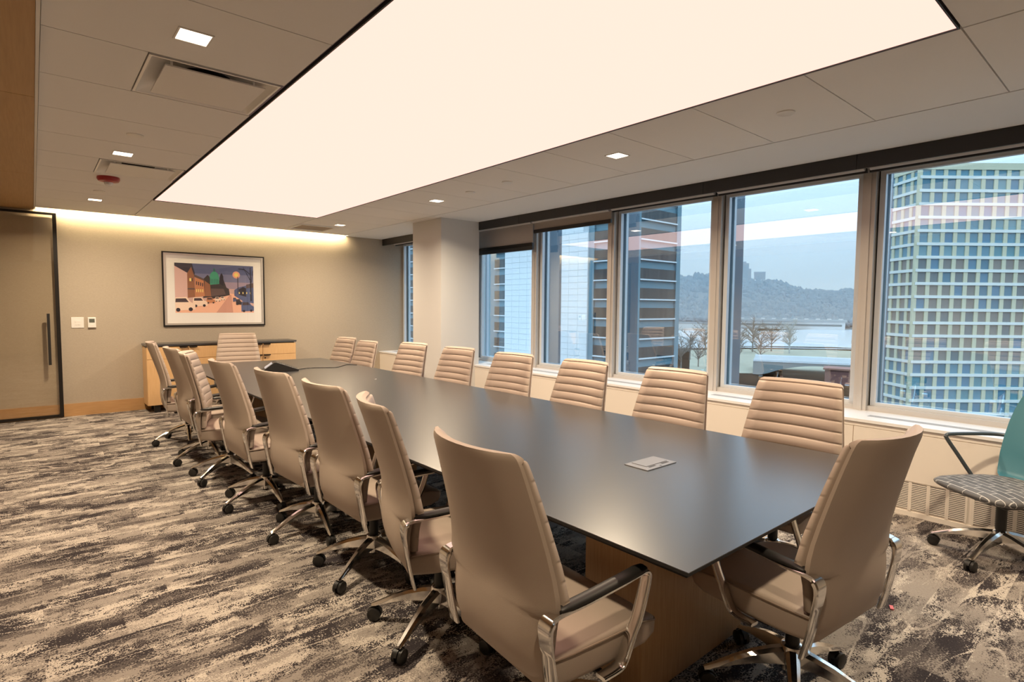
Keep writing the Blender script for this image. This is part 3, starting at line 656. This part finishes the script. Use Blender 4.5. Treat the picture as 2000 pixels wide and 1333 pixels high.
obj('seat_pan', B((-.16, .16, -.15, .14, .365, .398)), M['black'], tcx, bevel=.008)
bm = bmesh.new(); rings = []
for z, w, yc in ((.462, .17, -.19), (.475, .20, -.205), (.50, .212, -.215), (.60, .222, -.235), (.70, .224, -.258), (.80, .222, -.285), (.88, .214, -.31), (.95, .20, -.335), (.99, .18, -.35), (1.005, .15, -.357)):
    rings.append([(u*w, yc+.05*u*u+.0, z) for u in [-1+i*.2 for i in range(11)]] + [(u*w, yc+.05*u*u-.028*(1-u**6), z) for u in [1-i*.2 for i in range(11)]])
loft(bm, rings); obj('back_shell', bm, M['teal'], tcx, True)
for s in (-1, 1):
    bm = bmesh.new()
    tube(bm, smoothpath([(s*.19, -.275, .70), (s*.25, -.22, .705), (s*.285, -.12, .705), (s*.29, .08, .703), (s*.288, .118, .694), (s*.284, .118, .675), (s*.268, .05, .57), (s*.25, -.02, .46), (s*.225, -.045, .415), (s*.14, -.06, .39)], 5), .0115, 10); obj('arm_loop', bm, M['greymetal'], tcx, True)
bm = bmesh.new(); cyl(bm, (0, 0), .027, .027, .11, .37, 18); obj('gas_lift', bm, M['black'], tcx, True)
bm = bmesh.new(); lathe(bm, (0, 0), [(.03, .10), (.042, .11), (.044, .17), (.036, .185), (.028, .19)], 20); obj('base_hub', bm, M['chrome'], tcx, True)
leg = [c for c in chair0.children if c.name.startswith('base_leg')][0]
for k in range(5):
    l = obj('base_leg', leg.data, None, tcx, rotz=R(166)-pi/2-R(53)+k*2*pi/5); obj('caster', leg.children[0].data, None, l)

# ================================================================== THE CITY OUTSIDE
GZ = -45.0
ext = {}
ext['ground'] = mat('winter_ground', (.32, .32, .28), .9, noise=(.02, (1, 1, 1), (.20, .21, .18), .35, .65))
ext['lawn'] = mat('winter_lawn', (.33, .30, .22), .9, noise=(.05, (1, 1, 1), (.28, .26, .19), .35, .65))
ext['water'] = mat('pale_river', (.50, .52, .54), .25)
ext['hill'] = mat('wooded_hill_floor', (.12, .12, .12), .95)
ext['trees'] = mat('bare_wood_crowns', (.075, .085, .10), .95, noise=(.03, (1, 1, 1), (.15, .15, .15), .3, .7))
ext['bark'] = mat('grey_bark', (.17, .15, .13), .9)
ext['palebark'] = mat('pale_bark', (.42, .42, .40), .9)
ext['beige'] = mat('cream_precast', (.66, .62, .44), .8)
ext['white'] = mat('white_precast', (.82, .82, .76), .8)
ext['darkclad'] = mat('blue_grey_cladding', (.17, .28, .33), .6)
ext['ledge'] = mat('white_ledge', (.72, .74, .76), .6)
ext['ribbon'] = mat('dark_ribbon_glass', (.03, .032, .036), .25, noise=(.8, (1, 1, .05), (.07, .068, .065), .4, .6))
ext['brick'] = mat('white_glazed_panel', (.86, .87, .87), .6)
ext['joint'] = mat('grey_joint', (.60, .63, .65), .8)
ext['road'] = mat('pale_road', (.34, .34, .34), .9)
ext['shed'] = mat('white_shed', (.68, .68, .68), .7)
ext['shedroof'] = mat('grey_shed_roof', (.32, .34, .36), .7)
ext['stone'] = mat('bridge_stone', (.28, .29, .28), .8)
ext['red'] = mat('red_brown_roof', (.24, .10, .08), .8)
ext['tower'] = mat('brown_brick', (.27, .22, .20), .8)
EXT = [mat('tower_pane_%d' % k, c, .22, spec=.35) for k, c in enumerate([tuple(min(1, 1.35*q) for q in c_) for c_ in [(.11, .22, .27), (.09, .19, .26), (.17, .17, .16), (.12, .15, .16), (.15, .26, .29), (.20, .18, .16), (.08, .17, .22), (.10, .22, .25)]])]
def pol(az, d): return (d*sin(R(az)), d*cos(R(az)))
# ground, lawn, river, hill
bm = bmesh.new(); bm.faces.new([bm.verts.new((*pol(a, d), GZ)) for a, d in ((10, 40), (110, 40), (110, 3500), (10, 3500))]); bmesh.ops.solidify(bm, geom=bm.faces[:], thickness=1)
struct('exterior_ground', bm, ext['ground'])
def strip(name, m_, z, near, far, th=.4):
    bm = bmesh.new(); n = len(near)
    A = [bm.verts.new((*pol(*p), z)) for p in near]; Bv = [bm.verts.new((*pol(*p), z)) for p in far]
    for i in range(n-1): bm.faces.new((A[i], A[i+1], Bv[i+1], Bv[i]))
    return struct(name, bm, ext[m_])
strip('exterior_lawn', 'lawn', GZ+.5, [(58, 420), (64, 430), (70, 440), (80, 450)], [(58, 640), (64, 690), (70, 720), (80, 720)])
strip('river', 'water', GZ+.7, [(52, 560), (58, 680), (64, 740), (70, 770), (84, 780)], [(52, 1150), (58, 1180), (64, 1230), (70, 1480), (84, 1700)])
strip('exterior_road', 'road', GZ+.9, [(56, 650), (64, 705), (72, 740), (82, 740)], [(56, 672), (64, 722), (72, 757), (82, 757)])
rid = [(40, 50), (48, 66), (53, 84), (56, 92), (58, 101), (60, 104), (62, 98), (63.5, 92), (65, 84), (66.5, 66), (68, 54), (69.5, 49), (71, 52), (73, 55), (77, 60), (84, 62), (95, 55)]
def ridge(a): return lerp(rid, a)
bm = bmesh.new(); prev = None; DS = [(1450, 0), (1500, .12), (1560, .34), (1640, .66), (1740, .92), (1820, 1.0), (2100, .85)]
for i in range(56):
    a = 40+i; row = [bm.verts.new((*pol(a, d), GZ+1+(ridge(a)-GZ-9)*f)) for d, f in DS]
    if prev:
        for j in range(len(row)-1): bm.faces.new((prev[j], row[j], row[j+1], prev[j+1]))
    prev = row
struct('exterior_hill', bm, ext['hill'], None, True)
bm = bmesh.new(); rnd = random.Random(3)
ico = bmesh.new(); bmesh.ops.create_icosphere(ico, subdivisions=1, radius=1); iv = [v.co.copy() for v in ico.verts]; ic = [[v.index for v in f.verts] for f in ico.faces]; ico.free()
for k in range(4200):
    a = rnd.uniform(44, 86); d = rnd.uniform(1460, 1830)
    if 61.7 < a < 64.6 and d > 1755: continue
    f = lerp(DS, d); z = GZ+1+(ridge(a)-GZ-9)*f
    r = rnd.uniform(4, 8); h = r*rnd.uniform(1.0, 1.7); x, y = pol(a, d)
    vs = [bm.verts.new((x+v.x*r*rnd.uniform(.7, 1.3), y+v.y*r*rnd.uniform(.7, 1.3), z+h*.5+v.z*h*rnd.uniform(.7, 1.3))) for v in iv]
    for q in ic: bm.faces.new([vs[i] for i in q])
o = obj('hillside_trees', bm, ext['trees']); tag(o, 'bare winter woodland covering the hill across the river', 'trees', None, 'stuff')
# apartment block and mast on the hill
def bld(name, label, cat, az, d, z0, wdt, dep, h, m_):
    x, y = pol(az, d); b = thing(name, label, cat, (x, y, z0), R(-az)); obj('block', B((-wdt/2, wdt/2, 0, dep, 0, h)), ext[m_], b); return b
b = bld('apartment_block', 'brown brick apartment block standing on the ridge of the wooded hill', 'building', 62.62, 1790, 84, 27, 20, 48, 'tower')
obj('roof_house', B((-6, 6, 4, 14, 48, 53)), ext['tower'], b); obj('lower_wing', B((13.5, 20, 0, 20, 0, 32)), ext['tower'], b)
for r in range(8): obj('window_band', B((-12.5, 12.5, -.5, 0, 4+r*5, 6.6+r*5)), EXT[3], b)
b = bld('hilltop_house', 'long low house on the hill ridge beside the apartment block', 'building', 64.0, 1780, 84, 30, 16, 20, 'tower'); obj('roof', B((-16, 16, -1, 17, 20, 22)), ext['shedroof'], b)
x, y = pol(62.45, 1845); mt = thing('radio_mast', 'pale lattice radio mast rising above the hilltop apartment block', 'mast', (x, y, 92))
bm = bmesh.new()
for s in ((-1, -1), (1, -1), (1, 1), (-1, 1)): tube(bm, [(s[0]*3, s[1]*3, 0), (s[0]*.6, s[1]*.6, 120)], .45, 4)
for k in range(15):
    z = k*8; q = 3-2.4*z/120; q2 = 3-2.4*(z+8)/120
    for s in (-1, 1): tube(bm, [(-q*s, -q, z), (q2*s, -q2, z+8)], .25, 4)
obj('lattice', bm, ext['shed'], mt)
# riverside sheds
x, y = pol(66.2, 1400); b = thing('riverside_shed', 'long low white riverside shed at the foot of the wooded hill', 'building', (x, y, GZ), R(-66.2))
obj('walls', B((-120, 118, 0, 18, 0, 17)), ext['shed'], b); obj('roof', B((-123, 121, -2, 20, 17, 22)), ext['shedroof'], b); obj('window_band', B((-110, 112, -.6, 0, 8, 12)), EXT[3], b)
for q in range(-5, 6): obj('roof_light', B((q*22-4, q*22+4, 0, 10, 22, 24.5)), ext['shed'], b)
for az, d, wdt, h, lab in ((57.6, 1190, 60, 14, 'pale riverside warehouse seen between the striped tower and mullion'), (59.6, 1240, 46, 12, 'small white warehouse further along the river bank'), (61.6, 1230, 30, 15, 'white boathouse by the dark window fin'), (63.2, 1010, 26, 12, 'small white pavilion among the park trees')):
    b = bld('warehouse', lab, 'building', az, d, GZ, wdt, 14, h, 'shed'); obj('roof', B((-wdt/2-1, wdt/2+1, -1, 15, h, h+3)), ext['shedroof'], b)
# winter haze lying between the river and the hill
hz = bpy.data.materials.new('valley_haze'); hz.use_nodes = True; t = hz.node_tree; t.nodes.clear()
vs = t.nodes.new('ShaderNodeVolumeScatter'); vs.inputs['Color'].default_value = (.52, .76, 1, 1); vs.inputs['Density'].default_value = .0015
o_ = t.nodes.new('ShaderNodeOutputMaterial'); t.links.new(vs.outputs[0], o_.inputs['Volume'])
bm = bmesh.new(); lo, hi = [], []
for a in [38+4*i for i in range(14)]: lo.append(a)
loft(bm, [[(*pol(a, 780), GZ+25), (*pol(a, 1340), GZ+25), (*pol(a, 1340), GZ+200), (*pol(a, 780), GZ+200)] for a in lo])
o = obj('valley_haze', bm, hz); tag(o, 'pale blue winter haze hanging in the valley before the wooded hill', 'haze', None, 'stuff')
# bare trees in the park
def tree(az, d, h, m_, label, dens=240, sp=.42):
    x, y = pol(az, d); t = thing('bare_tree', label, 'tree', (x, y, GZ+.5), group='bare trees in the riverside park'); r = random.Random(int(az*100))
    bm = bmesh.new(); tube(bm, [(0, 0, 0), (.2, 0, h*.25), (0, .1, h*.7)], [h*.022, h*.016, h*.006], 6); obj('trunk', bm, ext[m_], t)
    bm = bmesh.new()
    for k in range(26):
        z = h*r.uniform(.18, .6); a = r.uniform(0, 2*pi); L = h*sp*r.uniform(.5, 1); e = Vector((cos(a)*L, sin(a)*L, z+h*r.uniform(.12, .38)))
        tube(bm, [(0, 0, z), tuple(Vector((0, 0, z)).lerp(e, .5)+Vector((0, 0, h*.03))), tuple(e)], [h*.010, h*.006, h*.003], 4)
        for j in range(dens//26):
            p = Vector((0, 0, z)).lerp(e, r.uniform(.3, 1)); q = p+Vector((r.uniform(-1, 1), r.uniform(-1, 1), r.uniform(.1, 1.3)))*h*.12
            tube(bm, [tuple(p), tuple(q)], [h*.004, h*.002], 3)
    obj('branches', bm, ext[m_], t)
tl = ['by the fin of the hill window', 'in a clump near the fin', 'mid clump in the park', 'tall at the front of the clump', 'wide at the clump edge', 'low by the bridge road']
for k, (az, d, h) in enumerate([(61.3, 560, 30), (62.4, 620, 34), (63.6, 640, 38), (64.3, 520, 32), (65.2, 660, 36), (62.3, 490, 26)]): tree(az, d, h, 'bark', 'grey bare winter tree %s' % tl[k])
tree(66.7, 640, 38, 'palebark', 'white-barked bare tree standing alone at the river edge', 360, .26)
tree(72.3, 640, 30, 'palebark', 'pale bare tree half hidden by the mullion before the gridded tower', 300, .3)
for k, (az, d, h) in enumerate([(57.2, 430, 30), (58.0, 520, 32), (58.8, 460, 26), (59.4, 600, 34)]): tree(az, d, h, 'bark', 'grey bare winter tree beside the striped tower, %s of four' % ordn[k])
# bridge, its road and traffic
x, y = pol(69.3, 430); br_ = thing('arched_bridge', 'low stone road bridge with a dark flat arch in the park', 'bridge', (x, y, GZ), R(-69.3+4))
bm = bmesh.new(); n = 24
us_ = [-42+117*i/n for i in range(n+1)]; top_ = [(u, 9.2) for u in us_]; bot = [(u, 7.6-7.0*abs(u/34)**2.2 if abs(u) < 34 else 0) for u in us_]
for y0 in (0,):
    rings = [[(u, 0, max(0, b_)), (u, 0, z), (u, 45, z), (u, 45, max(0, b_))] for (u, z), (_, b_) in zip(top_, bot)]
    loft(bm, rings)
obj('arch_span', bm, ext['stone'], br_); obj('parapet', B((-42, 75, -.3, .3, 9.2, 10.6)), ext['ledge'], br_); obj('far_parapet', B((-42, 75, 44.7, 45.3, 9.2, 10.6)), ext['ledge'], br_); obj('deck', B((-42, 75, .3, 44.7, 9.2, 9.5)), ext['road'], br_)
def vehicle(name, lab, az, d, z, L, h, m_):
    x, y = pol(az, d); v = thing(name, lab, 'vehicle', (x, y, z), R(-az)); obj('body', B((-L/2, L/2, 0, 2.4, .6, h)), ext[m_], v)
    obj('windows', B((-L/2+.6, L/2-.3, -.06, 0, h*.55, h*.85)), EXT[3], v)
    for s in (-.32, .32):
        bm = bmesh.new(); tube(bm, [(s*L, -.1, .55), (s*L, .5, .55)], .55, 10); obj('wheel', bm, M['black'], v)
vehicle('bus', 'white coach driving on the park road by the bridge', 68.7, 520, GZ+.6, 17, 6.5, 'shed'); vehicle('van', 'small white van on the park road behind the bridge', 70.9, 540, GZ+.6, 9, 4.0, 'shed')
b = bld('brick_hut', 'low red-brown roofed building at the bridge end beside the mullion', 'building', 71.5, 395, GZ, 26, 14, 9, 'red'); obj('roof', B((-14, 14, -1, 15, 9, 10)), ext['red'], b)

# ---- dark striped tower with white panel shaft (faces -Y and -X of its own)
TX, TY = 81.0, 61.9
tw = thing('striped_tower', 'dark blue-grey office tower with white ledges under ribbon windows and a white panelled shaft', 'building', (TX, TY, GZ))
zt = 85
obj('dark_walls', B((.4, 13.9, .4, 10.6, 0, zt), (.4, 13.9, 35.6, 110, 0, zt)), ext['darkclad'], tw)
obj('corner_pier', B((0, 1.5, 0, 1.2, 0, zt)), ext['darkclad'], tw); obj('end_pier', B((12.6, 13.9, 0, 1.2, 0, zt)), ext['darkclad'], tw); obj('shaft_pier', B((0, 1.0, 9.6, 10.9, 0, zt)), ext['darkclad'], tw)
rm = lm = rm2 = lm2 = rm3 = lm3 = None
for k in range(-4, 13):
    z = 2.88-GZ+3.57*k - 3.57*1
    if rm is None:
        rm = mesh('ribbon_window', B((1.5, 12.6, .12, .3, .12, 2.05)), ext['ribbon']); lm = mesh('ledge', B((1.5, 12.6, -.12, .3, -.13, .12)), ext['ledge'])
        rm2 = mesh('side_ribbon_window', B((.12, .3, 1.2, 9.6, .12, 2.05)), ext['ribbon']); lm2 = mesh('side_ledge', B((-.12, .3, 1.2, 9.6, -.13, .12)), ext['ledge'])
        rm3 = mesh('wing_ribbon_window', B((.12, .3, 35.8, 39.8, .12, 2.05), (.12, .3, 76, 109, .12, 2.05)), ext['ribbon']); lm3 = mesh('wing_ledge', B((-.12, .3, 35.8, 39.8, -.13, .12), (-.12, .3, 76, 109, -.13, .12)), ext['ledge'])
    for nm, me in (('ribbon_window', rm), ('ledge', lm), ('ribbon_window', rm2), ('ledge', lm2), ('ribbon_window', rm3), ('ledge', lm3)): obj(nm, me, None, tw, loc=(0, 0, z))
sh = obj('white_shaft', B((-.2, 10, 10.9, 35.6, 0, zt)), ext['joint'], tw)
pm_ = mesh('shaft_panel', B((-.32, -.2, .03, 2.44, .03, 1.16)), ext['brick'])
big = mesh('shaft_panel_stuff', B(*[(-.32, -.2, 10.93+2.47*i+1.2*(j % 2)-(1.2 if j % 2 and i == 10 else 0), 10.93+2.47*i+1.2*(j % 2)-(1.2 if j % 2 and i == 10 else 0)+2.41, 1.19*j+.03, 1.19*j+1.16) for i in range(10) for j in list(range(0, 20)) + list(range(50, 71))]), ext['brick'])
for i in range(10):
    for j in range(20, 50): obj('shaft_panel', pm_, None, sh, loc=(0, 10.9+2.47*i - (1.2 if j % 2 else 0)*0, 1.19*j))
o = obj('shaft_panels_above_and_below', big, None, sh); o['kind'] = 'stuff'

# ---- cream gridded tower: axes rh (right) and fh (away)
fh = Vector((.648, .7616, 0)); px_, dp_ = 97.6, 137.0
org = Vector((.7616, -.648, 0))*px_ + fh*dp_
gt = thing('gridded_tower', 'tall cream office tower with a square grid of windows filling the widest window view', 'building', (org.x, org.y, GZ), R(-40.39))
NB, PB, PV = 12, 3.03, 3.18; zt = 36.6-GZ
obj('core', B((.5, NB*PB, .5, 24, 0, zt-1)), ext['joint'], gt)
obj('roof_parapet', B((-.1, NB*PB+.1, -.1, 24, zt-1.6, zt)), ext['beige'], gt)
bm = bmesh.new()
for k in range(27):
    z = 33.2-GZ-PV*k
    box(bm, -.12, NB*PB, -.12, .5, z-.35, z+.35); box(bm, -.12, .5, .5, 7*2.9, z-.35, z+.35)
obj('floor_band', bm, ext['white'], gt)
pmesh = mesh('pier', B((-.48, .48, .0, .5, 0, zt-1.6)), ext['beige']); pm2 = mesh('side_pier', B((.0, .5, -.48, .48, 0, zt-1.6)), ext['beige'])
for k in range(NB+1): obj('pier', pmesh, None, gt, loc=(k*PB, 0, 0))
for k in range(1, 8): obj('pier', pm2, None, gt, loc=(0, k*2.9, 0))
wm = [mesh('window_pane', B((-1.06, 1.06, .22, .3, -1.3, 1.3)), e) for e in EXT]; wm2 = [mesh('side_window_pane', B((.22, .3, -1.0, 1.0, -1.3, 1.3)), e) for e in EXT]
rnd = random.Random(11)
def tint(k, r):
    if 6 <= r <= 13: return rnd.choice([2, 5, 3, 2, 1, 5, 6, 3])
    return rnd.choice([0, 1, 4, 0, 7, 1, 4, 6])
for r in range(18):
    z = 33.2-GZ-PV*(r+.5)
    for k in range(NB): obj('window_pane', wm[tint(k, r)], None, gt, loc=((k+.5)*PB, 0, z))
    for k in range(4): obj('window_pane', wm2[tint(k, r)], None, gt, loc=(0, (k+.5)*2.9, z))
bm = bmesh.new()
for r in range(-1, 26):
    z = 33.2-GZ-PV*(r+.5)
    for k in range(4 if 0 <= r < 18 else 0, 7): box(bm, .22, .3, (k+.5)*2.9-1, (k+.5)*2.9+1, z-1.3, z+1.3)
    if r < 0 or r >= 18:
        for k in range(NB): box(bm, (k+.5)*PB-1.06, (k+.5)*PB+1.06, .22, .3, z-1.3, z+1.3)
o = obj('upper_and_lower_panes', bm, EXT[0], gt); o['kind'] = 'stuff'
